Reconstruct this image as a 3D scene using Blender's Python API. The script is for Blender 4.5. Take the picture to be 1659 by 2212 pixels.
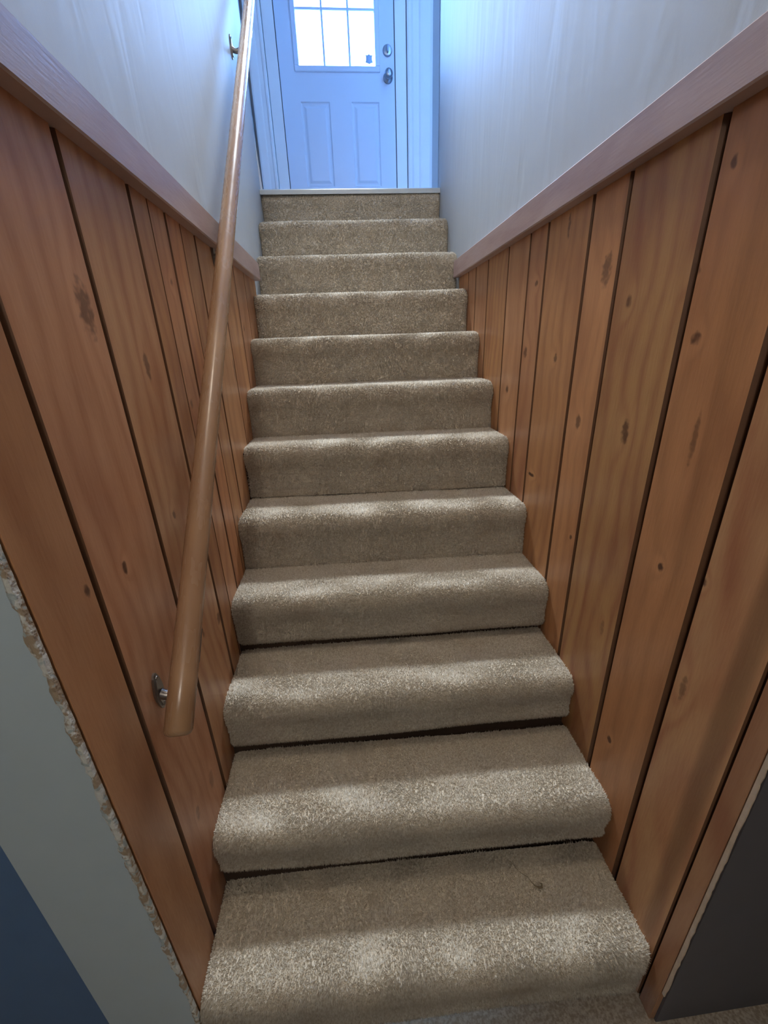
import bpy, math, random
import numpy as np
from mathutils import Matrix, Vector

for _o in list(bpy.data.objects):
    bpy.data.objects.remove(_o)
SC = bpy.context.scene
COL = SC.collection

# ------------------------------------------------------------------ camera
cam_data = bpy.data.cameras.new('camera')
cam = bpy.data.objects.new('camera', cam_data)
COL.objects.link(cam)
cam_data.sensor_fit = 'HORIZONTAL'
cam_data.sensor_width = 36.0
cam_data.lens = 885.04 / 1659.0 * 36.0
cam_data.clip_start = 0.02
RIGHT = Vector((0.99516123, -0.09187806, -0.03482155))
FWD = Vector((0.07246294, 0.92563499, -0.37141484))
UP = Vector((0.06635692, 0.36709438, 0.92781381))
m = Matrix.Identity(4)
for r_ in range(3):
    m[r_][0] = RIGHT[r_]; m[r_][1] = UP[r_]; m[r_][2] = -FWD[r_]
m[0][3], m[1][3], m[2][3] = 0.39713766, -0.45980254, 1.27569695
cam.matrix_world = m
SC.camera = cam

# ------------------------------------------------------------------ world: bright overcast sky outside the door
world = bpy.data.worlds.new('sky')
SC.world = world
world.use_nodes = True
wn = world.node_tree.nodes
wn['Background'].inputs[0].default_value = (0.19, 0.44, 1.0, 1)
wn['Background'].inputs[1].default_value = 22.0

# daylight portal: guides the sky light through the door's window (gives no light of its own)
pl = bpy.data.lights.new('window_portal', 'AREA')
pl.shape = 'RECTANGLE'; pl.size = 0.56; pl.size_y = 0.90
pl.cycles.is_portal = True
po = bpy.data.objects.new('window_portal', pl)
COL.objects.link(po)
po.location = (0.487, 3.40, 3.52)
po.rotation_euler = (math.radians(-90), 0, 0)

# ------------------------------------------------------------------ colour management
vs = SC.view_settings
SC.display_settings.display_device = 'sRGB'
vs.view_transform = 'Standard'
vs.look = 'None'
vs.exposure = 0.78
vs.gamma = 1.0
vs.use_curve_mapping = False
SC.cycles.use_denoising = True
SC.cycles.use_adaptive_sampling = True
SC.cycles.adaptive_threshold = 0.06
SC.cycles.max_bounces = 6
SC.cycles.diffuse_bounces = 5
SC.cycles.transparent_max_bounces = 12

LAMP_ROOM = 10.0      # basement ceiling lamp behind the camera, W
FILL_SPOT = 400.0     # unseen spotlight added above the door to brighten the step noses, W
FILL_STAIR = 8.5     # unseen fill lamp added above the stairs, W

# ------------------------------------------------------------------ helpers
def tag(o, label=None, cat=None, group=None, kind=None):
    if label: o['label'] = label
    if cat: o['category'] = cat
    if group: o['group'] = group
    if kind: o['kind'] = kind
    return o

def link(name, mesh, mat=None, parent=None):
    o = bpy.data.objects.new(name, mesh)
    COL.objects.link(o)
    if mat is not None and not mesh.materials:
        mesh.materials.append(mat)
    if parent is not None:
        o.parent = parent
    return o

def empty(name, loc=(0, 0, 0)):
    o = bpy.data.objects.new(name, None)
    o.empty_display_size = 0.05
    COL.objects.link(o)
    o.location = loc
    return o

class MB:
    """collects faces in world coordinates, builds one mesh object"""
    def __init__(self):
        self.v = []; self.f = []
    def add(self, vs_, fs_):
        k = len(self.v)
        self.v += [tuple(p) for p in vs_]
        self.f += [tuple(i + k for i in q) for q in fs_]
        return self
    def box(self, x0, x1, y0, y1, z0, z1):
        vs_ = [(x, y, z) for x in (x0, x1) for y in (y0, y1) for z in (z0, z1)]
        self.add(vs_, [(0, 1, 3, 2), (4, 6, 7, 5), (0, 4, 5, 1), (2, 3, 7, 6), (0, 2, 6, 4), (1, 5, 7, 3)])
        return self
    def bbox(self, x0, x1, y0, y1, z0, z1, b=0.003):
        """box with chamfered edges (all 12)"""
        c = ((x0 + x1) / 2, (y0 + y1) / 2, (z0 + z1) / 2)
        h = ((x1 - x0) / 2, (y1 - y0) / 2, (z1 - z0) / 2)
        pts = []; idx = {}
        for ax in range(3):
            for s in (-1, 1):
                for a in (-1, 1):
                    for bb in (-1, 1):
                        p = [0, 0, 0]; o1, o2 = [i for i in range(3) if i != ax]
                        p[ax] = c[ax] + s * h[ax]; p[o1] = c[o1] + a * (h[o1] - b); p[o2] = c[o2] + bb * (h[o2] - b)
                        sg = [0, 0, 0]; sg[ax] = s; sg[o1] = a; sg[o2] = bb
                        idx[(ax, tuple(sg))] = len(pts); pts.append(p)
        fs_ = []
        for ax in range(3):
            o1, o2 = [i for i in range(3) if i != ax]
            for s in (-1, 1):
                q = []
                for a, bb in ((-1, -1), (1, -1), (1, 1), (-1, 1)):
                    sg = [0, 0, 0]; sg[ax] = s; sg[o1] = a; sg[o2] = bb
                    q.append(idx[(ax, tuple(sg))])
                fs_.append(q)
        for ax in range(3):           # edges running along ax
            o1, o2 = [i for i in range(3) if i != ax]
            for a in (-1, 1):
                for bb in (-1, 1):
                    q = []
                    for (face, s) in ((o1, -1), (o1, 1), (o2, 1), (o2, -1)):
                        sg = [0, 0, 0]; sg[ax] = s; sg[o1] = a; sg[o2] = bb
                        q.append(idx[(face, tuple(sg))])
                    fs_.append(q)
        for a in (-1, 1):
            for bb in (-1, 1):
                for d in (-1, 1):
                    fs_.append([idx[(ax, (a, bb, d))] for ax in range(3)])
        return self.add(pts, fs_)
    def prism(self, poly, axis, a, b):
        """poly: list of 2D points in the two other axes (in axis order), extruded along axis"""
        n = len(poly); vs_ = []
        for t in (a, b):
            for (u, w) in poly:
                p = [u, w]; p.insert(axis, t); vs_.append(p)
        fs_ = [tuple(range(n - 1, -1, -1)), tuple(range(n, 2 * n))]
        for i in range(n):
            j = (i + 1) % n
            fs_.append((i, j, n + j, n + i))
        return self.add(vs_, fs_)
    def tube(self, pts, rad, seg=16, caps=True):
        pts = [Vector(p) for p in pts]
        rads = rad if isinstance(rad, (list, tuple)) else [rad] * len(pts)
        rings = []
        t0 = (pts[1] - pts[0]).normalized()
        up = Vector((1, 0, 0)) if abs(t0.x) < 0.8 else Vector((0, 0, 1))
        nrm = t0.cross(up).normalized()
        vs_ = []; fs_ = []
        for i, p in enumerate(pts):
            t = (pts[min(i + 1, len(pts) - 1)] - pts[max(i - 1, 0)]).normalized()
            nrm = (nrm - t * nrm.dot(t)).normalized()
            bi = t.cross(nrm)
            for k in range(seg):
                a = 2 * math.pi * k / seg
                vs_.append(p + (nrm * math.cos(a) + bi * math.sin(a)) * rads[i])
        for i in range(len(pts) - 1):
            for k in range(seg):
                k2 = (k + 1) % seg
                fs_.append((i * seg + k, i * seg + k2, (i + 1) * seg + k2, (i + 1) * seg + k))
        if caps:
            fs_.append(tuple(range(seg - 1, -1, -1)))
            e = (len(pts) - 1) * seg
            fs_.append(tuple(range(e, e + seg)))
        return self.add(vs_, fs_)
    def lathe(self, c, axis, prof, seg=24):
        """prof: list of (radius, offset along axis) from centre c"""
        c = Vector(c); ax = Vector(axis).normalized()
        u = ax.orthogonal().normalized(); w = ax.cross(u)
        vs_ = []; fs_ = []
        for (r, h) in prof:
            for k in range(seg):
                a = 2 * math.pi * k / seg
                vs_.append(c + ax * h + (u * math.cos(a) + w * math.sin(a)) * max(r, 1e-5))
        for i in range(len(prof) - 1):
            for k in range(seg):
                k2 = (k + 1) % seg
                fs_.append((i * seg + k, i * seg + k2, (i + 1) * seg + k2, (i + 1) * seg + k))
        fs_.append(tuple(range(seg - 1, -1, -1)))
        e = (len(prof) - 1) * seg
        fs_.append(tuple(range(e, e + seg)))
        return self.add(vs_, fs_)
    def build(self, name, mat=None, parent=None, smooth=False, origin=None):
        me = bpy.data.meshes.new(name)
        vs_ = self.v
        if origin is not None and parent is None:
            vs_ = [(p[0] - origin[0], p[1] - origin[1], p[2] - origin[2]) for p in vs_]
        me.from_pydata([tuple(p) for p in vs_], [], self.f)
        me.update()
        if smooth:
            me.polygons.foreach_set('use_smooth', [True] * len(me.polygons))
            try: me.set_sharp_from_angle(angle=math.radians(40))
            except Exception: pass
        o = link(name, me, mat, parent)
        if origin is not None and parent is None:
            o.location = origin
        if parent is not None:
            o.matrix_parent_inverse = Matrix.Translation(-Vector(parent.location))
        return o

import bmesh
def fix_normals(o):
    bm = bmesh.new(); bm.from_mesh(o.data)
    bmesh.ops.recalc_face_normals(bm, faces=bm.faces)
    bm.to_mesh(o.data); bm.free()

# ------------------------------------------------------------------ node helpers
class NT:
    def __init__(self, name):
        self.mat = bpy.data.materials.new(name)
        self.mat.use_nodes = True
        self.t = self.mat.node_tree
        self.n = self.t.nodes; self.l = self.t.links
        self.bsdf = self.n['Principled BSDF']
        self.out = self.n['Material Output']
    def new(self, typ, **kw):
        nd = self.n.new(typ)
        for k, v in kw.items(): setattr(nd, k, v)
        return nd
    def put(self, sock, v):
        if isinstance(v, bpy.types.NodeSocket): self.l.new(v, sock)
        elif v is not None:
            try: sock.default_value = v
            except Exception: sock.default_value = (*v, 1)
    def math(self, op, a, b=None, c=None, clamp=False):
        nd = self.new('ShaderNodeMath', operation=op); nd.use_clamp = clamp
        self.put(nd.inputs[0], a)
        if b is not None: self.put(nd.inputs[1], b)
        if c is not None: self.put(nd.inputs[2], c)
        return nd.outputs[0]
    def vmath(self, op, a, b=None):
        nd = self.new('ShaderNodeVectorMath', operation=op)
        self.put(nd.inputs[0], a)
        if b is not None: self.put(nd.inputs[1], b)
        return nd.outputs[0] if op not in ('LENGTH', 'DISTANCE') else nd.outputs['Value']
    def noise(self, vec, scale, detail=2, rough=0.5, dist=0.0):
        nd = self.new('ShaderNodeTexNoise')
        if vec is not None: self.put(nd.inputs['Vector'], vec)
        nd.inputs['Scale'].default_value = scale; nd.inputs['Detail'].default_value = detail
        nd.inputs['Roughness'].default_value = rough; nd.inputs['Distortion'].default_value = dist
        return nd.outputs['Fac']
    def ramp(self, fac, stops):
        nd = self.new('ShaderNodeValToRGB')
        el = nd.color_ramp.elements
        while len(el) < len(stops): el.new(0.5)
        for e, (p, c) in zip(el, stops):
            e.position = p; e.color = (*c, 1) if len(c) == 3 else c
        self.put(nd.inputs[0], fac)
        return nd.outputs[0]
    def mix(self, fac, a, b, blend='MIX'):
        nd = self.new('ShaderNodeMix', data_type='RGBA', blend_type=blend)
        self.put(nd.inputs[0], fac)
        for s, v in ((nd.inputs[6], a), (nd.inputs[7], b)):
            if isinstance(v, bpy.types.NodeSocket): self.l.new(v, s)
            else: s.default_value = (*v, 1)
        return nd.outputs[2]
    def smooth(self, x, a, b, lo=0.0, hi=1.0):
        nd = self.new('ShaderNodeMapRange', interpolation_type='SMOOTHSTEP')
        self.put(nd.inputs['Value'], x)
        nd.inputs['From Min'].default_value = a; nd.inputs['From Max'].default_value = b
        nd.inputs['To Min'].default_value = lo; nd.inputs['To Max'].default_value = hi
        return nd.outputs[0]
    def pos(self):
        return self.new('ShaderNodeNewGeometry').outputs['Position']
    def sep(self, v):
        nd = self.new('ShaderNodeSeparateXYZ'); self.put(nd.inputs[0], v); return nd.outputs
    def comb(self, x, y, z):
        nd = self.new('ShaderNodeCombineXYZ')
        for s, v in zip(nd.inputs, (x, y, z)): self.put(s, v)
        return nd.outputs[0]
    def bump(self, h, strength, dist):
        nd = self.new('ShaderNodeBump')
        nd.inputs['Strength'].default_value = strength; nd.inputs['Distance'].default_value = dist
        self.put(nd.inputs['Height'], h)
        self.l.new(nd.outputs[0], self.bsdf.inputs['Normal'])
    def set(self, **kw):
        for k, v in kw.items():
            self.put(self.bsdf.inputs[k.replace('_', ' ')], v)
        return self.mat

def plain(name, col, rough=0.6, metal=0.0, var=0.06, scale=30, bump=0.0, spec=None):
    t = NT(name)
    p = t.pos()
    n = t.noise(p, scale, 3)
    c = t.mix(n, tuple(v * (1 - var) for v in col), tuple(min(1, v * (1 + var)) for v in col))
    t.set(Base_Color=c, Roughness=rough, Metallic=metal)
    if spec is not None: t.bsdf.inputs['Specular IOR Level'].default_value = spec
    if bump: t.bump(t.noise(p, scale * 4, 4), bump, 0.002)
    return t.mat

# ------------------------------------------------------------------ materials
def make_wood(name, seed, lat='y', light=(0.50, 0.245, 0.088), dark=(0.33, 0.135, 0.045), grain=1.0, knots=(), rough=0.34, streak=1.0, tint=1.0):
    """varnished pine; lat = axis across the grain, grain runs along z (planks) or y (trim, rail)"""
    t = NT(name)
    s = t.sep(t.pos())
    across, along = (s[1], s[2]) if lat == 'y' else (s[2], s[1])
    if lat == 'diag':
        across = t.math('ADD', t.math('SUBTRACT', t.math('MULTIPLY', s[2], 0.711), t.math('MULTIPLY', s[1], 0.703)), t.math('MULTIPLY', s[0], 0.6))
    kmask = None; kwarp = None; halo = None
    if knots:
        wob = t.math('MULTIPLY_ADD', t.noise(t.pos(), 75, 1), 2.4, -1.2)
    for (ky, kz, a, b, dk) in knots:
        u = t.math('MULTIPLY', t.math('SUBTRACT', across, ky), 1.0 / a)
        w = t.math('MULTIPLY', t.math('SUBTRACT', along, kz), 1.0 / b)
        d = t.math('ADD', t.math('MULTIPLY', u, u), t.math('MULTIPLY', w, w))
        g = t.math('POWER', 2.718, t.math('MULTIPLY', d, -0.16))
        mk = t.math('MULTIPLY', t.smooth(t.math('ADD', d, wob), 1.5, 0.1) if b < 0.3 else t.smooth(d, 2.2, 0.0), dk)
        kmask = mk if kmask is None else t.math('MAXIMUM', kmask, mk)
        kwarp = g if kwarp is None else t.math('ADD', kwarp, g)
    base = t.comb(t.math('MULTIPLY', across, 1.0), t.math('MULTIPLY', along, 0.09), seed * 3.71)
    # slow wander of the grain lines along the board
    wander = t.noise(t.comb(t.math('MULTIPLY', across, 2.0), t.math('MULTIPLY', along, 1.3), seed * 1.37), 1.6, 1, 0.5)
    phase = t.math('ADD', t.math('MULTIPLY', across, 95.0 * grain), t.math('MULTIPLY', wander, 22.0))
    if kwarp is not None:
        phase = t.math('ADD', phase, t.math('MULTIPLY', kwarp, 5.5))
    band = t.math('MULTIPLY_ADD', t.math('SINE', phase), 0.5, 0.5)
    band = t.math('POWER', band, 2.4)
    fine = t.noise(base, 230, 2, 0.6)
    broad = t.noise(base, 22, 1, 0.5)
    blot = t.noise(t.comb(t.math('MULTIPLY', across, 1.0), t.math('MULTIPLY', along, 0.45), seed * 2.3 + 5), 7, 2, 0.55)
    f = t.math('MULTIPLY', band, 0.58 * streak)
    f = t.math('ADD', f, t.math('MULTIPLY', t.smooth(fine, 0.3, 0.8), 0.26))
    f = t.math('ADD', f, t.math('MULTIPLY', t.smooth(broad, 0.35, 0.75), 0.42))
    L = tuple(v * tint for v in light); D = tuple(v * tint for v in dark)
    col = t.mix(t.math('MINIMUM', f, 1.0), L, D)
    col = t.mix(t.smooth(blot, 0.42, 0.8, 0.0, 0.55), col, tuple(v * 0.62 for v in (D[0] * 1.25, D[1] * 1.05, D[2] * 1.1)))
    if kwarp is not None:
        col = t.mix(t.math('MULTIPLY', t.math('MINIMUM', kwarp, 1.0), 0.30), col, tuple(v * 1.25 for v in L))
    if kmask is not None:
        kn = t.noise(t.pos(), 160, 3)
        kc = t.mix(kn, (0.055, 0.022, 0.012), (0.16, 0.065, 0.03))
        col = t.mix(kmask, col, kc)
    t.set(Base_Color=col, Roughness=t.math('MULTIPLY_ADD', fine, 0.16, rough - 0.06))
    t.bsdf.inputs['Specular IOR Level'].default_value = 0.45
    t.bump(fine, 0.2, 0.0012)
    return t.mat

def make_plaster(name, col, rough=0.55, relief=0.15, var=0.05):
    t = NT(name)
    p = t.pos()
    n1 = t.noise(p, 3.0, 3)
    c = t.mix(n1, tuple(v * (1 - var) for v in col), col)
    s = t.sep(p)
    stre = t.noise(t.comb(t.math('MULTIPLY', s[0], 6), t.math('MULTIPLY', s[1], 5.0), t.math('MULTIPLY', s[2], 1.7)), 1.5, 2, 0.5, 1.0)
    fine = t.noise(p, 190, 2)
    h = t.math('ADD', t.math('MULTIPLY', stre, 1.0), t.math('MULTIPLY', fine, 0.03))
    t.set(Base_Color=c, Roughness=rough)
    t.bump(h, relief, 0.02)
    return t.mat

def make_carpet(name, c1, c2, c3, trans=0.0):
    t = NT(name)
    p = t.pos()
    tuft = t.noise(p, 170, 1, 0.6)
    patch = t.noise(p, 9, 3, 0.6)
    c = t.mix(t.smooth(tuft, 0.3, 0.7), c1, c2)
    c = t.mix(t.smooth(patch, 0.45, 0.75, 0, 0.4), c, c3)
    if trans > 0:
        df = t.new('ShaderNodeBsdfDiffuse'); tl = t.new('ShaderNodeBsdfTranslucent'); mx = t.new('ShaderNodeMixShader')
        t.l.new(c, df.inputs[0]); t.l.new(c, tl.inputs[0]); mx.inputs[0].default_value = trans
        t.l.new(df.outputs[0], mx.inputs[1]); t.l.new(tl.outputs[0], mx.inputs[2]); t.l.new(mx.outputs[0], t.out.inputs[0])
    else:
        t.set(Base_Color=c, Roughness=1.0)
        t.bsdf.inputs['Specular IOR Level'].default_value = 0.05
    return t.mat

M_CARPET = make_carpet('beige_cut_pile_carpet', (0.50, 0.43, 0.33), (0.70, 0.63, 0.52), (0.52, 0.43, 0.32))
M_PILE = make_carpet('beige_carpet_fibre', (0.68, 0.59, 0.465), (0.92, 0.855, 0.745), (0.70, 0.585, 0.445), 0.38)
M_FLOORC = make_carpet('basement_floor_carpet', (0.30, 0.24, 0.18), (0.50, 0.42, 0.33), (0.36, 0.29, 0.21))
M_WALL = make_plaster('white_troweled_plaster', (0.49, 0.525, 0.55))
M_CEIL = plain('white_ceiling_paint', (0.80, 0.80, 0.78), 0.8, var=0.03)
M_GREY = plain('pale_grey_wall_paint', (0.46, 0.54, 0.57), 0.6, var=0.04, scale=14, bump=0.05)
M_NAVY = plain('navy_blue_wall_paint', (0.095, 0.175, 0.32), 0.6, var=0.08, scale=14, bump=0.05)
M_CHAR = plain('charcoal_wall_paint', (0.105, 0.098, 0.105), 0.7, var=0.08, scale=14, bump=0.05)
M_DARK = plain('dark_gap_backing', (0.05, 0.028, 0.016), 0.9)
M_GROOVE = plain('painted_joint_shade', (0.14, 0.060, 0.024), 0.6, var=0.2, scale=40)
M_DOOR = plain('white_door_paint', (0.64, 0.74, 0.87), 0.4, var=0.02, scale=5)
M_TRIMW = plain('white_trim_paint', (0.80, 0.84, 0.86), 0.4, var=0.03, scale=8)
M_RUBBER = plain('black_weatherstrip_rubber', (0.03, 0.03, 0.035), 0.8)
M_BRASS = plain('aged_bronze_metal', (0.30, 0.27, 0.25), 0.38, 1.0, var=0.15)
M_KNOB = plain('dark_nickel_lockset', (0.36, 0.40, 0.46), 0.35, 1.0, var=0.1)
M_VINYL = plain('pale_vinyl_nosing', (0.58, 0.62, 0.62), 0.35, var=0.08, scale=20)
def make_chipped():
    t = NT('raw_chipped_plaster_edge')
    p = t.pos()
    c = t.mix(t.smooth(t.noise(p, 45, 3, 0.6), 0.46, 0.54), (0.62, 0.61, 0.55), (0.36, 0.27, 0.18))
    c = t.mix(t.smooth(t.noise(t.vmath('ADD', p, (3.1, 1.7, 0.4)), 60, 2), 0.56, 0.62), c, (0.40, 0.44, 0.42))
    t.set(Base_Color=c, Roughness=0.9)
    t.bump(t.noise(p, 240, 2), 0.5, 0.003)
    return t.mat
M_RAW = make_chipped()
M_RAWWOOD = plain('raw_light_wood_edge', (0.52, 0.40, 0.28), 0.8, var=0.25, scale=50, bump=0.3)
M_STICK = plain('window_decal_film', (0.30, 0.40, 0.52), 0.5, var=0.1)
M_THREAD = plain('brown_thread', (0.22, 0.17, 0.10), 0.9)
M_CAPL = make_wood('stained_cap_board_pine', 41, lat='z', light=(0.47, 0.345, 0.315), dark=(0.35, 0.235, 0.21), rough=0.30, streak=0.5)
M_RAIL = make_wood('varnished_handrail_pine', 77, lat='diag', light=(0.40, 0.235, 0.125), dark=(0.27, 0.15, 0.08), rough=0.24, streak=0.6)

def make_glass():
    t = NT('clear_window_glass')
    tr = t.new('ShaderNodeBsdfTransparent'); gl = t.new('ShaderNodeBsdfGlossy')
    gl.inputs['Roughness'].default_value = 0.02
    fr = t.new('ShaderNodeFresnel'); fr.inputs[0].default_value = 1.45
    mx = t.new('ShaderNodeMixShader')
    t.l.new(fr.outputs[0], mx.inputs[0]); t.l.new(tr.outputs[0], mx.inputs[1]); t.l.new(gl.outputs[0], mx.inputs[2])
    t.l.new(mx.outputs[0], t.out.inputs[0])
    return t.mat
M_GLASS = make_glass()
def make_emit(name, col, s):
    t = NT(name)
    t.set(Base_Color=(0.8, 0.8, 0.8, 1), Emission_Color=(*col, 1), Emission_Strength=s)
    return t.mat
M_LAMP = make_emit('lit_lamp_glass', (1.0, 0.86, 0.68), 4.0)
M_LAMP.cycles.emission_sampling = 'NONE'

# ------------------------------------------------------------------ main dimensions (metres; stair width = 1)
RISE, RUN, OV = 0.19083, 0.21375, -0.031
SK, TI = -0.02546, -0.00216
DY = [-.0036, -.0045, .005, .0048, .004, .003, -.0063, -.0025, -.0015, .0016, -.0012, .0013]
DZ = [.0052, .0031, .0009, -.0001, -.0071, -.0022, -.0052, -.0032, -.0009, .0017, .0056, .0022]
DS = [.0017, -.0022, .0115, 0, -.0055, -.016, -.0044, -.0023, -.0034, .0017, .0082, .0107]
ZF = -RISE                      # basement floor
ZL = 11 * RISE + 0.0022         # landing floor
YE = 2.352                      # nosing of the landing, where the stairwell walls end
YD = 3.30                       # face of the door
CAPB, CAPT = 1.590, 1.664       # cap board bottom / top
ZC = 4.70                       # stairwell ceiling
ZB = 2.15                       # basement ceiling

# ------------------------------------------------------------------ setting: shell
def struct(name, mb, mat, label, cat, **kw):
    o = mb.build(name, mat, **kw)
    return tag(o, label, cat, kind='structure')

struct('floor', MB().box(-2.6, 3.4, -3.2, 0.02, ZF - 0.1, ZF), M_FLOORC, 'beige basement carpet at the foot of the stairs', 'floor')
struct('floor_landing', MB().box(-0.2, 1.4, YE + 0.045, YD + 0.25, ZL - 0.15, ZL - 0.004), M_VINYL, 'pale floor of the upper landing before the blue door', 'floor')
struct('ceiling', MB().box(-2.6, 3.4, -3.2, 0.0, ZB, ZB + 0.1), M_CEIL, 'white basement ceiling over the foot of the stairs', 'ceiling')
struct('ceiling_stairwell', MB().box(-0.3, 1.5, -0.15, YD + 0.25, ZC, ZC + 0.1), M_CEIL, 'white ceiling over the stairwell', 'ceiling')
struct('ceiling_low', MB().box(-0.018, 1.018, -0.02, 1.0, 3.25, ZC), M_CEIL, 'lowered white ceiling over the lower half of the stairs', 'ceiling')
wl = struct('wall_left', MB().box(-0.14, -0.018, -0.009, YE + 0.012, ZF, ZC).box(-0.018, -0.001, -0.009, YE + 0.012, CAPT, ZC).box(-0.018, -0.0001, 1.802, YE + 0.012, ZF, CAPT), M_WALL, 'left stairwell wall, white plaster above pine planks', 'wall')
wr = struct('wall_right', MB().box(1.018, 1.14, -0.069, YE + 0.012, ZF, ZC).box(1.001, 1.018, -0.069, YE + 0.012, CAPT, ZC).box(1.0001, 1.018, 1.856, YE + 0.012, ZF, CAPT), M_WALL, 'right stairwell wall, white plaster above pine planks', 'wall')
struct('wall_header', MB().box(-0.14, 1.14, -0.15, -0.02, ZB + 0.1, 3.25), M_WALL, 'white wall over the stair opening', 'wall')
struct('wall_room_left', MB().box(-0.178, -0.0045, -0.011, -0.0091, ZF, ZB).box(-0.178, -0.1401, -0.0091, 0.10, ZF, ZB), M_GREY, 'pale grey painted wall end left of the bottom step', 'wall')
struct('wall_navy', MB().box(-2.6, -0.178, 0.015, 0.10, ZF, ZB), M_NAVY, 'navy blue basement wall at the lower left', 'wall')
struct('wall_room_right', MB().box(1.012, 3.4, -0.074, 0.05, ZF, ZB), M_CHAR, 'dark charcoal basement wall at the lower right', 'wall')
struct('wall_room_back', MB().box(-2.6, 3.4, -3.3, -3.2, ZF, ZB), M_GREY, 'grey basement wall behind the viewer', 'wall')
struct('wall_room_side_left', MB().box(-2.7, -2.6, -3.3, 0.1, ZF, ZB), M_NAVY, 'navy basement side wall', 'wall')
struct('wall_room_side_right', MB().box(3.4, 3.5, -3.3, 0.1, ZF, ZB), M_CHAR, 'charcoal basement side wall', 'wall')
struct('wall_landing_left', MB().box(-0.30, -0.125, YE + 0.012, YD + 0.25, ZL - 0.1, ZC), M_WALL, 'white side wall left of the landing', 'wall')
struct('wall_landing_right', MB().box(1.20, 1.5, YE + 0.012, YD + 0.25, ZL - 0.1, ZC), M_WALL, 'white side wall right of the landing', 'wall')
# returns closing the stairwell wall ends to the landing side walls
DX0, DX1, DZ0, DZ1 = 0.087, 0.883, ZL + 0.012, ZL + 2.035
wb = MB()
wb.box(-0.2, DX0 - 0.085, YD + 0.02, YD + 0.16, ZL - 0.1, ZC)
wb.box(DX1 + 0.085, 1.4, YD + 0.02, YD + 0.16, ZL - 0.1, ZC)
wb.box(DX0 - 0.085, DX1 + 0.085, YD + 0.02, YD + 0.16, DZ1 + 0.06, ZC)
struct('wall_back', wb, M_WALL, 'white wall around the door at the top of the stairs', 'wall')

# ------------------------------------------------------------------ pine planks
# y limits of the boards and the width of the V joint after each
GL = [-0.004, 0.114, 0.335, 0.554, 0.640, 0.734, 0.831, 0.943, 1.164, 1.372, 1.551, 1.80]
VL = [0.001, 0.008, 0.0085, 0.008, 0.003, 0.0075, 0.003, 0.0075, 0.005, 0.005, 0.004, 0.002]
GR = [-0.069, -0.030, 0.118, 0.287, 0.507, 0.641, 0.866, 0.987, 1.167, 1.389, 1.554, 1.671, 1.84]
VR = [0.001, 0.004, 0.009, 0.0085, 0.007, 0.007, 0.0065, 0.0055, 0.005, 0.005, 0.0045, 0.004, 0.002]
KNL = [(.294, 1.350, .020, .040, .75), (.460, 1.259, .011, .026, .75), (.196, .943, .007, .012, .95), (.094, .960, .006, .011, .95), (.421, .950, .007, .010, .7),
       (1.151, 1.215, .014, .045, .5), (.662, 1.160, .008, .014, .6), (.536, .590, .014, .018, .75), (.423, .629, .006, .014, .7), (1.413, 1.370, .009, .012, .8),
       (.691, 1.438, .008, .008, .6), (.279, .296, .012, .03, .45), (.188, .313, .009, .02, .5), (1.25, 1.0, .012, .03, .5), (.87, .75, .01, .02, .6), (1.02, 1.42, .01, .015, .5)]
KNR = [(.002, .62, .020, .62, .55), (.250, 1.272, .010, .011, .85), (.284, 1.380, .010, .014, .7), (.550, 1.421, .018, .035, .7), (.450, 1.348, .008, .014, .8), (.745, 1.230, .010, .013, .75),
       (.955, 1.246, .014, .016, .7), (.917, 1.443, .011, .009, .75), (.254, 1.517, .006, .010, .8), (.748, 1.552, .007, .030, .7), (1.095, 1.117, .012, .014, .85),
       (.580, 1.076, .013, .018, .7), (.388, 1.085, .012, .026, .85), (.822, .862, .026, .006, 1.0), (.535, .763, .006, .008, .9), (.208, .851, .0075, .011, 1.0),
       (.112, .875, .008, .010, 1.0), (.203, 1.107, .006, .045, .6), (.235, .339, .008, .010, .95), (.089, .651, .007, .028, .6), (.34, .60, .008, .02, .4)]

def planks(parent, G, V, side, knots, seed0):
    rnd = random.Random(seed0)
    gf = 0.26 if side < 0 else 0.36
    for i in range(len(G) - 1):
        y0, y1 = G[i] + 0.0006 + gf * V[i], G[i + 1] - 0.0006 - gf * V[i + 1]
        a, b = V[i] * 0.55, V[i + 1] * 0.55
        if side < 0: xf, xb = 0.0, -0.0175
        else: xf, xb = 1.0, 1.0175
        da, db = min(a * 1.7, 0.0145), min(b * 1.7, 0.0145)
        s = 1 if side < 0 else -1
        prof = [(xb, y0), (xf - s * da, y0), (xf, y0 + a), (xf, y1 - b), (xf - s * db, y1), (xb, y1)]
        if side > 0: prof = prof[::-1]
        ks = [k for k in knots if y0 - 0.01 < k[0] < y1 + 0.01]
        tint = rnd.uniform(0.86, 1.12)
        L = (0.53 * rnd.uniform(.95, 1.05), 0.268 * rnd.uniform(.94, 1.06), 0.122 * rnd.uniform(.88, 1.12))
        D = (0.36, 0.150 * rnd.uniform(.92, 1.08), 0.066)
        mat = make_wood('pine_plank_varnish', seed0 + i * 1.7, light=L, dark=D, grain=rnd.uniform(0.6, 1.6), knots=ks, tint=tint, streak=rnd.uniform(0.5, 1.2))
        o = MB().prism(prof, 2, ZF + 0.001, CAPB - 0.0002).build('plank', mat, parent)
        fix_normals(o)
        o.data.materials.append(M_GROOVE)             # shade of the V joints, painted dark brown on their faces
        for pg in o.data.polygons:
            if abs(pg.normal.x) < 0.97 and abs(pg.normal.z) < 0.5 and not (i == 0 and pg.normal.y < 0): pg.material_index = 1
planks(wl, GL, VL, -1, KNL, 3)
planks(wr, GR, VR, 1, KNR, 31)
MB().box(-0.018, -0.0172, -0.004, 1.80, ZF, CAPB).build('joint_backing', M_DARK, wl)
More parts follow.
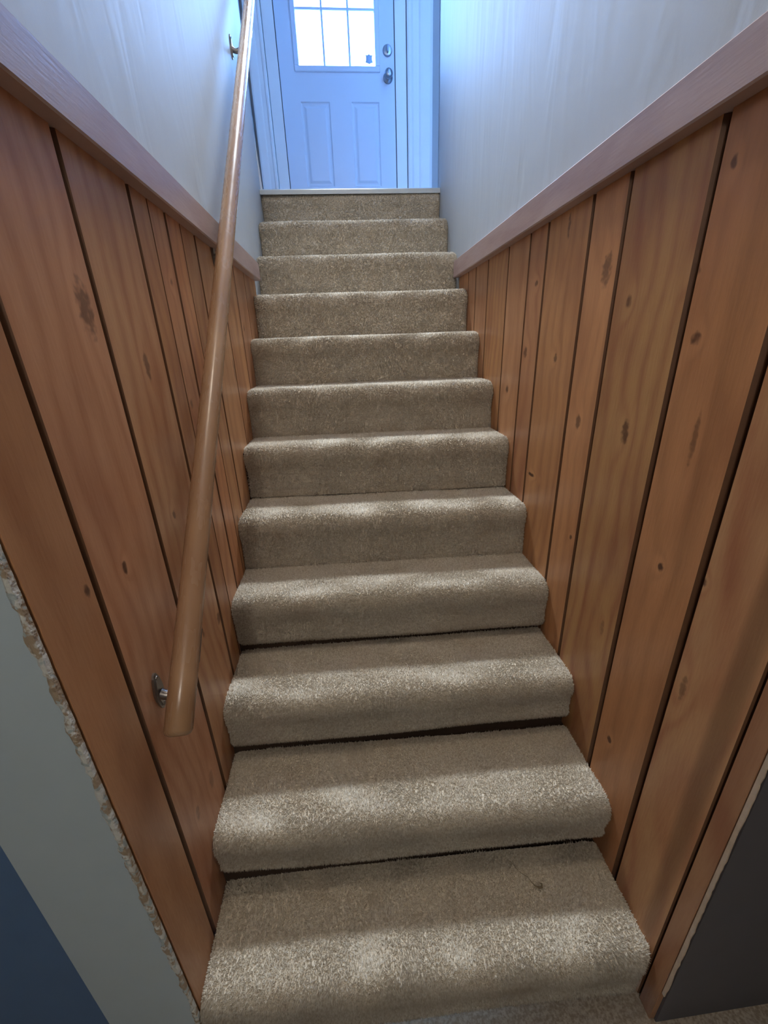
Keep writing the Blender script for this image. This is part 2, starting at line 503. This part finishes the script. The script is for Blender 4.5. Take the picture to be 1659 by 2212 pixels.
MB().box(1.0172, 1.018, -0.069, 1.84, ZF, CAPB).build('joint_backing', M_DARK, wr)

# cap boards along the top of the planks
def cap(name, x0, x1, y0, y1, label):
    mb = MB().bbox(x0, x1, y0, y1, CAPB, CAPT, 0.003)
    o = struct(name, mb, M_CAPL, label, 'trim')
    fix_normals(o); return o
cap('trim_1', -0.0179, 0.030, -0.006, 1.79, 'reddish brown cap board along the top of the left pine planks')
cap('trim_2', 0.970, 1.0179, -0.066, 1.845, 'reddish brown cap board along the top of the right pine planks')
# painted caulk bead where the plaster meets each cap board
for nm, x0, x1, y0, y1, lb in (('trim_3', -0.0009, 0.008, 0.0, 1.79, 'left'), ('trim_4', 0.992, 1.0009, -0.06, 1.845, 'right')):
    poly = [(x0, CAPT), (x1, CAPT), (x1, CAPT + 0.002), (x0, CAPT + 0.009)] if x0 < 0 else [(x0, CAPT), (x1, CAPT), (x1, CAPT + 0.009), (x0, CAPT + 0.002)]
    o = struct(nm, MB().prism([(a, b) for a, b in poly], 1, y0, y1), M_TRIMW, 'thin white caulk line above the %s cap board' % lb, 'trim')
    fix_normals(o)

# ragged raw edges where the panelling stops at the basement side
def ragged(name, mat, x_in, x_out, y, z0, z1, amp, step, seed, label, thick=0.006):
    rnd = random.Random(seed)
    mb = MB(); zs = []; z = z0
    while z < z1:
        zs.append(z); z += step * rnd.uniform(0.6, 1.6)
    zs.append(z1)
    prev = 0
    rows = []
    for z in zs:
        prev = prev * 0.6 + rnd.uniform(-amp, amp)
        prev2 = rnd.uniform(-amp, amp) * 0.4
        rows.append((x_in + prev2 * 0.3, x_out + prev, rnd.uniform(0.5, 1.0) * thick, z))
    vs_ = []; fs_ = []
    for (xa, xb_, t, z) in rows:
        vs_ += [(xa, y - t, z), ((xa + xb_) / 2, y - t * 1.1, z), (xb_, y - t * 0.4, z), (xb_, y + 0.004, z), (xa, y + 0.004, z)]
    for i in range(len(rows) - 1):
        a, b = i * 5, i * 5 + 5
        for k in range(5):
            k2 = (k + 1) % 5
            fs_.append((a + k, a + k2, b + k2, b + k))
    fs_ += [(0, 1, 2, 3, 4), tuple(len(vs_) - 5 + k for k in (4, 3, 2, 1, 0))]
    mb.add(vs_, fs_)
    o = struct(name, mb, mat, label, 'trim'); fix_normals(o); return o
ragged('trim_5', M_RAW, -0.001, -0.0115, -0.0115, ZF + 0.001, 1.58, 0.0028, 0.007, 5, 'chipped raw plaster edge beside the left pine planks')
ragged('trim_6', M_RAWWOOD, 1.000, 1.004, -0.0745, ZF + 0.13, 1.58, 0.0006, 0.012, 6, 'thin pale raw edge beside the right pine planks', 0.004)

# ------------------------------------------------------------------ carpeted stairs
stairs = tag(empty('staircase', (0.5, 0.0, ZF)), 'straight staircase covered in beige carpet climbing to the door', 'stairs')

def step_profile(i):
    """polyline (u, w): u offset from nose point along y, w offset from tread level"""
    uf = -0.034; ur = -0.026
    R = 0.046
    P = []
    gap = {0: 0.042, 1: 0.050, 2: 0.033, 3: 0.020}.get(i, 0.0)
    base = -RISE - 0.004
    if gap > 0:
        P += [(0.030, base), (0.028, base + gap), (-0.018, base + gap + 0.004)]
        P += [(ur - 0.005, base + gap + 0.020)]
    else:
        P += [(-0.031, base), (-0.031, base + 0.012), (-0.029, base + 0.03)]
    P += [(ur, -0.115), (ur - 0.001, -0.085), (uf + 0.001, -0.062)]
    for k in range(0, 9):
        a = math.pi * (1.0 - 0.5 * k / 8.0)
        P.append((uf + R + R * math.cos(a), -R + R * math.sin(a)))
    P += [(uf + R + 0.05, 0.0), (RUN - 0.031 + 0.03, 0.0)]
    if i == 11: P = P[:-1]
    return np.array(P)

def resample(P, d):
    seg = np.hypot(*np.diff(P, axis=0).T); s = np.r_[0, np.cumsum(seg)]
    n = max(8, int(s[-1] / d)); t = np.linspace(0, s[-1], n)
    Q = np.stack([np.interp(t, s, P[:, 0]), np.interp(t, s, P[:, 1])], 1)
    for _ in range(max(1, int(0.006 / d))):
        Q[1:-1] = 0.25 * Q[:-2] + 0.5 * Q[1:-1] + 0.25 * Q[2:]
    return Q

def lowfreq(rng, X, S, n, fx, fs):
    o = np.zeros_like(X)
    for _ in range(n):
        o += rng.uniform(.4, 1) * np.sin(X * rng.uniform(*fx) + S * rng.uniform(-fs, fs) + rng.uniform(0, 6.28))
    return o / n

def mesh_np(name, co, faces):
    """faces: (n, k) int array"""
    me = bpy.data.meshes.new(name)
    k = faces.shape[1]
    me.vertices.add(len(co)); me.vertices.foreach_set('co', co.astype(np.float32).ravel())
    me.loops.add(faces.size); me.loops.foreach_set('vertex_index', faces.ravel().astype(np.int32))
    me.polygons.add(len(faces)); me.polygons.foreach_set('loop_start', np.arange(0, faces.size, k, dtype=np.int32))
    me.polygons.foreach_set('use_smooth', np.ones(len(faces), dtype=bool))
    me.update(calc_edges=True)
    return me

PILE = 0.0065
def carpet_step(i):
    rng = np.random.default_rng(100 + i)
    d = 0.006 if i < 4 else 0.008
    Q = resample(step_profile(i), d)
    ns = len(Q); slen = np.r_[0, np.cumsum(np.hypot(*np.diff(Q, axis=0).T))]
    tx = np.gradient(Q[:, 0]); tz = np.gradient(Q[:, 1]); ln = np.hypot(tx, tz)
    tx, tz = tx / ln, tz / ln
    nu, nw = -tz, tx                                 # outward (towards -y, +z)
    waves = [(rng.uniform(.4, 1), rng.uniform(4, 14), rng.uniform(-30, 30), rng.uniform(0, 6.28)) for _ in range(5)]
    lean = [(rng.uniform(.4, 1), rng.uniform(6, 40) * rng.choice((-1, 1)), rng.uniform(-60, 60), rng.uniform(0, 6.28)) for _ in range(7)]
    lean2 = [(rng.uniform(.4, 1), rng.uniform(6, 40) * rng.choice((-1, 1)), rng.uniform(-60, 60), rng.uniform(0, 6.28)) for _ in range(7)]
    def field(ws, X, S):
        o = 0
        for a, fx, fs, ph in ws: o = o + a * np.sin(X * fx + S * fs + ph)
        return o / len(ws)
    def place(X, S, off):
        """point on the carpet surface at x = X, arc length S, offset along the normal"""
        u = np.interp(S, slen, Q[:, 0]); w = np.interp(S, slen, Q[:, 1])
        a = np.interp(S, slen, nu); b = np.interp(S, slen, nw)
        l = np.hypot(a, b); a, b = a / l, b / l
        riser = np.clip((-w - 0.05) / 0.04, 0, 1)
        e = np.minimum(X, 1 - X)
        endr = np.clip(1 - e / 0.018, 0, 1) ** 2 * 0.010
        h = field(waves, X, S) * (0.0030 + 0.0035 * riser) - endr + off
        y_n = RUN * i + DY[i] + (SK + DS[i]) * (X - 0.5)
        z_n = RISE * i + DZ[i] + TI * (X - 0.5)
        if i == 0:
            cr = np.clip((X - 0.955) / 0.045, 0, 1) ** 2
            y_n = y_n + cr * 0.035 * np.clip(-w / 0.05, 0, 1)
        P = np.stack([X, y_n + u + a * h, z_n + w + b * h], -1) - np.array([0.5, 0.0, ZF])
        N = np.stack([0 * X, a, b], -1)
        T = np.stack([0 * X, b, -a], -1)             # along the profile, upwards on the riser, backwards on the tread
        return P, N, T
    nx = int(1.0 / d); X = np.linspace(0.0004, 0.9996, nx)
    XX, SS = np.meshgrid(X, slen, indexing='ij')
    co, _, _ = place(XX.ravel(), SS.ravel(), -PILE * 0.85)
    idx = np.arange(nx * ns).reshape(nx, ns)
    q = np.stack([idx[:-1, :-1], idx[1:, :-1], idx[1:, 1:], idx[:-1, 1:]], -1).reshape(-1, 4)
    me = mesh_np('step', co, q); me.materials.append(M_CARPET)
    o = bpy.data.objects.new('step', me); COL.objects.link(o); o.parent = stairs
    # cut pile: one three sided tuft per spot
    dens = 170000 if i < 4 else (110000 if i < 8 else 65000)
    rad = 0.0017 if i < 4 else (0.0021 if i < 8 else 0.0027)
    n = int(dens * slen[-1])
    x = rng.uniform(0.0015, 0.9985, n); s_ = rng.uniform(0, slen[-1], n)
    P, N, T = place(x, s_, -PILE * 0.9)
    up_len = PILE * rng.uniform(0.75, 1.35, n)
    l1 = field(lean, x, s_) * 1.5 + rng.normal(0, 0.33, n) - 0.12
    l2 = field(lean2, x, s_) * 1.0 + rng.normal(0, 0.33, n)
    xv = np.array([1.0, 0, 0])
    dirv = N + T * l1[:, None] + xv * l2[:, None]
    dirv /= np.linalg.norm(dirv, axis=1)[:, None]
    tip = P + dirv * up_len[:, None]
    tip[:, 0] = np.clip(tip[:, 0], -0.4995, 0.4995)
    a0 = rng.uniform(0, 6.28, n); r_ = rad * rng.uniform(0.75, 1.25, n)
    V = np.empty((n, 4, 3)); V[:, 3] = tip
    for k in range(3):
        a = a0 + k * 2.0944
        V[:, k] = P + (np.cos(a) * r_)[:, None] * xv + (np.sin(a) * r_)[:, None] * T
    V[:, :, 0] = np.clip(V[:, :, 0], -0.4995, 0.4995)
    b = np.arange(n)[:, None] * 4
    F = np.concatenate([b + np.array([[0, 1, 3]]), b + np.array([[1, 2, 3]]), b + np.array([[2, 0, 3]])])
    mp = mesh_np('carpet_pile', V.reshape(-1, 3), F); mp.materials.append(M_PILE)
    op = bpy.data.objects.new('carpet_pile', mp); COL.objects.link(op); op.parent = o
    op['kind'] = 'stuff'
    return o
for i in range(12):
    carpet_step(i)

# wooden carcass under the carpet
cp = [(0.03, ZF + 0.002)]
for i in range(12):
    y = RUN * i + DY[i] + 0.004
    zt = RISE * i + DZ[i] - 0.022
    if i > 0: cp.append((y, RISE * (i - 1) + DZ[i - 1] - 0.022))
    else: cp[0] = (y + 0.03, ZF + 0.002); y += 0.03
    cp.append((y, zt))
cp += [(2.43, cp[-1][1]), (2.43, ZF + 0.002)]
o = MB().prism(cp, 0, 0.0004, 0.9996).build('carcass', M_DARK, stairs); fix_normals(o)

# landing nosing strip at the top of the last riser
mbn = MB()
yn = RUN * 11 + DY[11]
poly = [(yn - 0.040, ZL - 0.024), (yn - 0.040, ZL - 0.004), (yn - 0.034, ZL + 0.001), (yn + 0.06, ZL + 0.001), (yn + 0.06, ZL - 0.004), (yn - 0.034, ZL - 0.006), (yn - 0.036, ZL - 0.024)]
mbn.prism(poly, 0, 0.0005, 0.9995)
o = mbn.build('nosing_strip', M_VINYL, stairs); fix_normals(o); o['label'] = 'pale metal nosing strip on the landing edge'

# ------------------------------------------------------------------ handrail
RX = 0.075
def rail_pt(y): return (RX, y, 0.604 + 0.990 * y)
hr = tag(empty('handrail', (0.0, 0.18, 0.66)), 'round varnished wooden handrail on metal brackets along the left wall', 'handrail')
pts = []; rads = []
ya, yb = 0.075, 2.36
for (t, r) in ((0.0, .6), (0.002, .86), (0.006, 1.0)):
    pts.append(rail_pt(ya + t)); rads.append(0.0232 * r)
for k in range(1, 40):
    pts.append(rail_pt(ya + 0.006 + (yb - ya - 0.012) * k / 39)); rads.append(0.0232 * (1 + 0.01 * math.sin(k * 1.7)))
for (t, r) in ((0.004, .86), (0.006, .6)):
    pts.append(rail_pt(yb - 0.006 + t)); rads.append(0.0232 * r)
MB().tube(pts, rads, 28).build('rail', M_RAIL, hr, smooth=True)

def bracket(y, zoff, xw):
    c = rail_pt(y); zr = c[2]; zp = zr - zoff
    b = MB()
    # leaf shaped wall plate
    n = 20; prof = []
    for k in range(n):
        a = 2 * math.pi * k / n
        prof.append((y + 0.0165 * math.cos(a) * (1 - 0.25 * abs(math.sin(a))), zp - 0.005 + 0.042 * math.sin(a)))
    b.prism(prof, 0, xw, xw + 0.004)
    prof2 = [(y + (p[0] - y) * .72, zp - 0.005 + (p[1] - zp + 0.005) * .78) for p in prof]
    b.prism(prof2, 0, xw + 0.004, xw + 0.0065)
    br = b.build('bracket', M_BRASS, hr); fix_normals(br)
    dy, dz = 0.7106, 0.7036
    ap = [(xw + 0.004, y, zp - 0.012), (xw + 0.022, y, zp - 0.018), (xw + 0.045, y, zp - 0.008), (RX - 0.004, y + 0.002, zp + (zoff - 0.026) * 0.55), (RX, y + 0.004, zr - 0.024)]
    # smooth the arm path
    A = [Vector(p) for p in ap]; fine = []
    for s in range(len(A) - 1):
        p0 = A[max(s - 1, 0)]; p1 = A[s]; p2 = A[s + 1]; p3 = A[min(s + 2, len(A) - 1)]
        for j in range(5):
            t = j / 5
            fine.append(0.5 * ((2 * p1) + (p2 - p0) * t + (2 * p0 - 5 * p1 + 4 * p2 - p3) * t * t + (3 * p1 - p0 - 3 * p2 + p3) * t ** 3))
    fine.append(A[-1])
    nf = len(fine)
    arm = MB().tube(fine, [0.0105 - 0.002 * math.sin(math.pi * k / (nf - 1)) for k in range(nf)], 12).build('arm', M_BRASS, br, smooth=True)
    # saddle under the rail
    sd = MB(); vs_ = []; fs_ = []
    m_ = 9
    for a_ in range(2):
        for rr in (0.0236, 0.0262):
            for k in range(m_):
                ang = math.radians(-90 - 48 + 96 * k / (m_ - 1))
                off = (-0.03 if a_ == 0 else 0.03)
                cy = y + off * dy; cz = zr + off * dz
                nx_, nn = math.cos(ang) * rr, math.sin(ang) * rr
                vs_.append((RX + nx_, cy - nn * dz * 1.0, cz + nn * dy))
    for k in range(m_ - 1):
        for q in ((0, 1), (2, 3)): pass
        o0, o1, o2, o3 = 0, m_, 2 * m_, 3 * m_
        fs_ += [(o0 + k, o0 + k + 1, o2 + k + 1, o2 + k), (o1 + k, o3 + k, o3 + k + 1, o1 + k + 1), (o0 + k, o1 + k, o1 + k + 1, o0 + k + 1), (o2 + k, o2 + k + 1, o3 + k + 1, o3 + k)]
    fs_ += [(0, 2 * m_, 3 * m_, m_), (m_ - 1, 2 * m_ - 1, 4 * m_ - 1, 3 * m_ - 1)]
    sd.add(vs_, fs_)
    s_ = sd.build('saddle', M_BRASS, br); fix_normals(s_)
    for dzp in (0.026, -0.036):
        sc_ = MB().lathe((xw + 0.0055, y, zp + dzp), (1, 0, 0), [(0.0045, 0), (0.0042, 0.0015), (0.002, 0.0026)], 10).build('screw', M_BRASS, br, smooth=True)
bracket(0.180, 0.095, 0.0)
bracket(1.110, 0.125, 0.0)
bracket(1.985, 0.055, -0.001)

# ------------------------------------------------------------------ door with nine panes
door = tag(empty('door_1', (0.485, YD, DZ0)), 'white panelled door with nine window panes at the top of the stairs', 'door', kind='structure')
WX0, WX1, WZ0, WZ1 = 0.225, 0.748, 3.083, 3.958
YB = YD + 0.042
slab = MB()
# frame of the slab as boxes around the openings (window hole, two recessed panels)
P1 = (0.214, 0.417); P2 = (0.570, 0.766); PZ = (2.406, 2.895)
slab.box(DX0 + .003, DX1 - .003, YD, YB, DZ0 + .002, PZ[0])
slab.box(DX0 + .003, P1[0], YD, YB, PZ[0], PZ[1])
slab.box(P1[1], P2[0], YD, YB, PZ[0], PZ[1])
slab.box(P2[1], DX1 - .003, YD, YB, PZ[0], PZ[1])
slab.box(DX0 + .003, DX1 - .003, YD, YB, PZ[1], WZ0 - 0.02)
slab.box(DX0 + .003, WX0 - 0.02, YD, YB, WZ0 - 0.02, WZ1 + 0.02)
slab.box(WX1 + 0.02, DX1 - .003, YD, YB, WZ0 - 0.02, WZ1 + 0.02)
slab.box(DX0 + .003, DX1 - .003, YD, YB, WZ1 + 0.02, DZ1 - .002)
slab.build('slab', M_DOOR, door)
def raised(x0, x1, z0, z1):
    mb = MB(); vs_ = []
    rings = [(0, 0.0), (0.006, 0.007), (0.013, 0.009), (0.022, 0.008), (0.036, 0.001), (0.040, 0.0005)]
    for (ins, dep) in rings:
        vs_ += [(x0 + ins, YD + dep, z0 + ins), (x1 - ins, YD + dep, z0 + ins), (x1 - ins, YD + dep, z1 - ins), (x0 + ins, YD + dep, z1 - ins)]
    fs_ = []
    for r in range(len(rings) - 1):
        for k in range(4):
            k2 = (k + 1) % 4
            fs_.append((r * 4 + k, r * 4 + k2, r * 4 + 4 + k2, r * 4 + 4 + k))
    e = (len(rings) - 1) * 4
    fs_.append((e, e + 1, e + 2, e + 3))
    b0 = len(vs_)
    vs_ += [(x0, YB, z0), (x1, YB, z0), (x1, YB, z1), (x0, YB, z1)]
    fs_.append((b0 + 3, b0 + 2, b0 + 1, b0))
    for k in range(4):
        k2 = (k + 1) % 4
        fs_.append((k2, k, b0 + k, b0 + k2))
    o = mb.add(vs_, fs_).build('panel', M_DOOR, door); fix_normals(o)
raised(*P1, *PZ); raised(*P2, *PZ)
# raised window surround
sur = MB()
for (x0, x1, z0, z1) in ((WX0 - 0.032, WX1 + 0.032, WZ0 - 0.032, WZ0), (WX0 - 0.032, WX1 + 0.032, WZ1, WZ1 + 0.032), (WX0 - 0.032, WX0, WZ0, WZ1), (WX1, WX1 + 0.032, WZ0, WZ1)):
    sur.bbox(x0, x1, YD - 0.010, YB + 0.006, z0, z1, 0.004)
ws = sur.build('window_surround', M_DOOR, door); fix_normals(ws)
pw = (WX1 - WX0) / 3; ph = (WZ1 - WZ0) / 3
for k in (1, 2):
    x = WX0 + pw * k
    o = MB().bbox(x - .007, x + .007, YD + .006, YB - .004, WZ0, WZ1, .003).build('muntin', M_DOOR, door); fix_normals(o)
    z = WZ0 + ph * k
    o = MB().bbox(WX0, WX1, YD + .008, YB - .006, z - .007, z + .007, .003).build('muntin', M_DOOR, door); fix_normals(o)
for a in range(3):
    for b in range(3):
        MB().box(WX0 + pw * a + .0065, WX0 + pw * (a + 1) - .0065, YD + .022, YD + .026, WZ0 + ph * b + .0065, WZ0 + ph * (b + 1) - .0065).build('pane', M_GLASS, door)
# shield shaped decal on the lower right pane
sx, sz, hw, hh = 0.7075, 3.133, 0.0265, 0.0235
sh = [(-1, 1.0), (-.78, .86), (-.45, .82), (-.18, .95), (0, 1.12), (.18, .95), (.45, .82), (.78, .86), (1, 1.0), (.86, .62), (.78, .2), (.82, -.3), (1.02, -.78), (.6, -.92), (.25, -1.02), (0, -1.22), (-.25, -1.02), (-.6, -.92), (-1.02, -.78), (-.85, -.3), (-.8, .2), (-.86, .62)]
dec = MB().prism([(sx + a * hw, sz + b * hh) for a, b in sh][::-1], 1, YD + .0205, YD + .0216)
dec.v = [(p[0], p[1], p[2]) for p in dec.v]
dc = dec.build('window_decal', M_STICK, door); fix_normals(dc); dc['label'] = 'small blue-grey shield decal'
# lockset
def lathe_part(name, c, prof, parent, mat):
    return MB().lathe(c, (0, -1, 0), prof, 28).build(name, mat, parent, smooth=True)
kb = lathe_part('knob', (0.833, YD, 3.024), [(0.033, 0), (0.033, 0.004), (0.029, 0.008), (0.013, 0.012), (0.012, 0.026), (0.020, 0.034), (0.027, 0.044), (0.0285, 0.054), (0.026, 0.063), (0.018, 0.069), (0.006, 0.071)], door, M_KNOB)
db = lathe_part('deadbolt', (0.833, YD, 3.165), [(0.032, 0), (0.032, 0.006), (0.028, 0.012), (0.016, 0.015), (0.010, 0.0155)], door, M_KNOB)
tp = MB().bbox(0.828, 0.838, YD - .036, YD - .012, 3.146, 3.184, .003).build('thumb_turn', M_KNOB, db)
fix_normals(tp)
lp = MB().box(DX1 - .0032, DX1 - .0022, YD + .004, YD + .034, 2.99, 3.06).build('latch_plate', M_KNOB, door)

# door frame: jambs, weatherstrips, casings
fr = tag(empty('trim_7', (0.485, YD + .02, ZL)), 'white frame and casing around the door', 'trim', kind='structure')
for (x0, x1) in ((DX0 - .079, DX0 - .003), (DX1 + .003, DX1 + .079)):
    o = MB().bbox(x0, x1, YD - .004, YD + .15, ZL - .004, DZ1 + .08, .002).build('jamb', M_TRIMW, fr); fix_normals(o)
o = MB().bbox(DX0 - .079, DX1 + .079, YD - .004, YD + .15, DZ1 + .004, DZ1 + .08, .002).build('head_jamb', M_TRIMW, fr); fix_normals(o)
for x in (DX0 - .0015, DX1 + .0015):
    MB().box(x - .0022, x + .0022, YD + .002, YD + .03, ZL, DZ1).build('weatherstrip', M_RUBBER, fr)
def casing(x0, x1, flip):
    w = x1 - x0
    pr = [(0, .0), (0, -.012), (.06, -.016), (.16, -.017), (.24, -.012), (.46, -.012), (.52, -.018), (.60, -.020), (.90, -.024), (1, -.022), (1, 0)]
    if flip: pr = [(1 - a, b) for a, b in pr][::-1]
    o = MB().prism([(x0 + a * w, YD + .0 + b) for a, b in pr], 2, ZL - .004, DZ1 + .16).build('casing', M_TRIMW, fr); fix_normals(o)
casing(DX0 - .195, DX0 - .083, True)
casing(DX1 + .086, DX1 + .262, False)
# narrow white corner bead at the end of the left wall by the landing
o = struct('trim_8', MB().prism([(-0.0175, 2.10), (0.010, 2.10), (0.007, 2.16), (0.003, 2.26), (-0.002, 2.38), (-0.0175, 2.40)], 1, YE + 0.012, YE + 0.020), M_TRIMW, 'slim white strip at the landing end of the left wall', 'trim'); fix_normals(o)
o = struct('baseboard_right', MB().prism([(1.018, ZL - .02), (0.999, ZL - .02), (1.006, 2.17), (1.018, 2.24)], 1, YE + 0.012, YE + 0.022), M_TRIMW, 'small cut end of white baseboard by the landing on the right', 'baseboard'); fix_normals(o)

# ------------------------------------------------------------------ loose thread on the bottom tread
tz = DZ[0] + 0.003
tp_ = [(.745, .173), (.752, .160), (.759, .149), (.768, .140), (.777, .132), (.783, .121), (.788, .113), (.797, .108), (.804, .110), (.806, .116), (.801, .118)]
th = MB().tube([(x, y, tz + 0.0015 * math.sin(k * 2.1)) for k, (x, y) in enumerate(tp_)], [.0003, .0004, .0004, .0005, .0006, .0008, .0014, .0022, .0024, .0018, .0008], 6).build('loose_thread', M_THREAD, smooth=True)
tag(th, 'curled brown thread lying on the lowest carpeted tread', 'thread')

# ------------------------------------------------------------------ lamps (outside the frame); stair lamp and spotlight are added fill
def ceiling_lamp(loc, watts, col, label, r=0.14):
    e = tag(empty('ceiling_lamp', loc), label, 'lamp')
    MB().lathe(loc, (0, 0, -1), [(r, 0), (r, 0.012), (r * .96, 0.02)], 32).build('lamp_base', M_TRIMW, e, smooth=True)
    MB().lathe((loc[0], loc[1], loc[2] - 0.02), (0, 0, -1), [(r * .94, 0), (r * .9, 0.02), (r * .7, 0.045), (r * .35, 0.06), (0.004, 0.064)], 32).build('lamp_glass', M_LAMP, e, smooth=True)
    l = bpy.data.lights.new('lamp_light', 'POINT'); l.energy = watts; l.color = col; l.shadow_soft_size = 0.10
    lo = bpy.data.objects.new('lamp_light', l); COL.objects.link(lo); lo.location = (loc[0], loc[1], loc[2] - 0.20)
ceiling_lamp((0.25, -1.4, ZB), LAMP_ROOM, (1.0, 0.93, 0.84), 'round ceiling lamp in the basement behind the viewer')
ceiling_lamp((0.5, 0.42, 3.25), FILL_STAIR, (1.0, 0.86, 0.70), 'round fill lamp added above the stairs')

def fill_spot_lamp(loc, aim, watts, col, label):
    e = tag(empty('fill_spot_lamp', loc), label, 'lamp')
    d = (Vector(aim) - Vector(loc)).normalized(); L = Vector(loc)
    MB().lathe(loc, (0, -1, 0), [(0.05, 0), (0.05, 0.015), (0.045, 0.02)], 24).build('lamp_base', M_TRIMW, e, smooth=True)
    MB().tube([L + Vector((0, -.015, 0)), L + Vector((0, -.14, 0))], 0.008, 10).build('stem', M_TRIMW, e, smooth=True)
    c = L + Vector((0, -.20, 0))
    MB().lathe(c, d, [(0.05, -.08), (0.11, -.07), (0.19, -.02), (0.22, 0.05), (0.212, 0.05), (0.18, -.01), (0.10, -.05), (0.004, -.05)], 24).build('fill_spot_shade', M_TRIMW, e, smooth=True)
    l = bpy.data.lights.new('fill_spot_light', 'SPOT'); l.energy = watts; l.color = col; l.shadow_soft_size = 0.20
    l.spot_size = math.radians(38); l.spot_blend = 1.0
    lo = bpy.data.objects.new('fill_spot_light', l); COL.objects.link(lo); lo.location = c + d * 0.055
    lo.rotation_mode = 'QUATERNION'; lo.rotation_quaternion = d.to_track_quat('-Z', 'Y')
fill_spot_lamp((0.485, YD + 0.02, 4.36), (0.5, 0.45, 0.2), FILL_SPOT, (0.80, 0.90, 1.0), 'added unseen spotlight above the door, brightening the step edges')
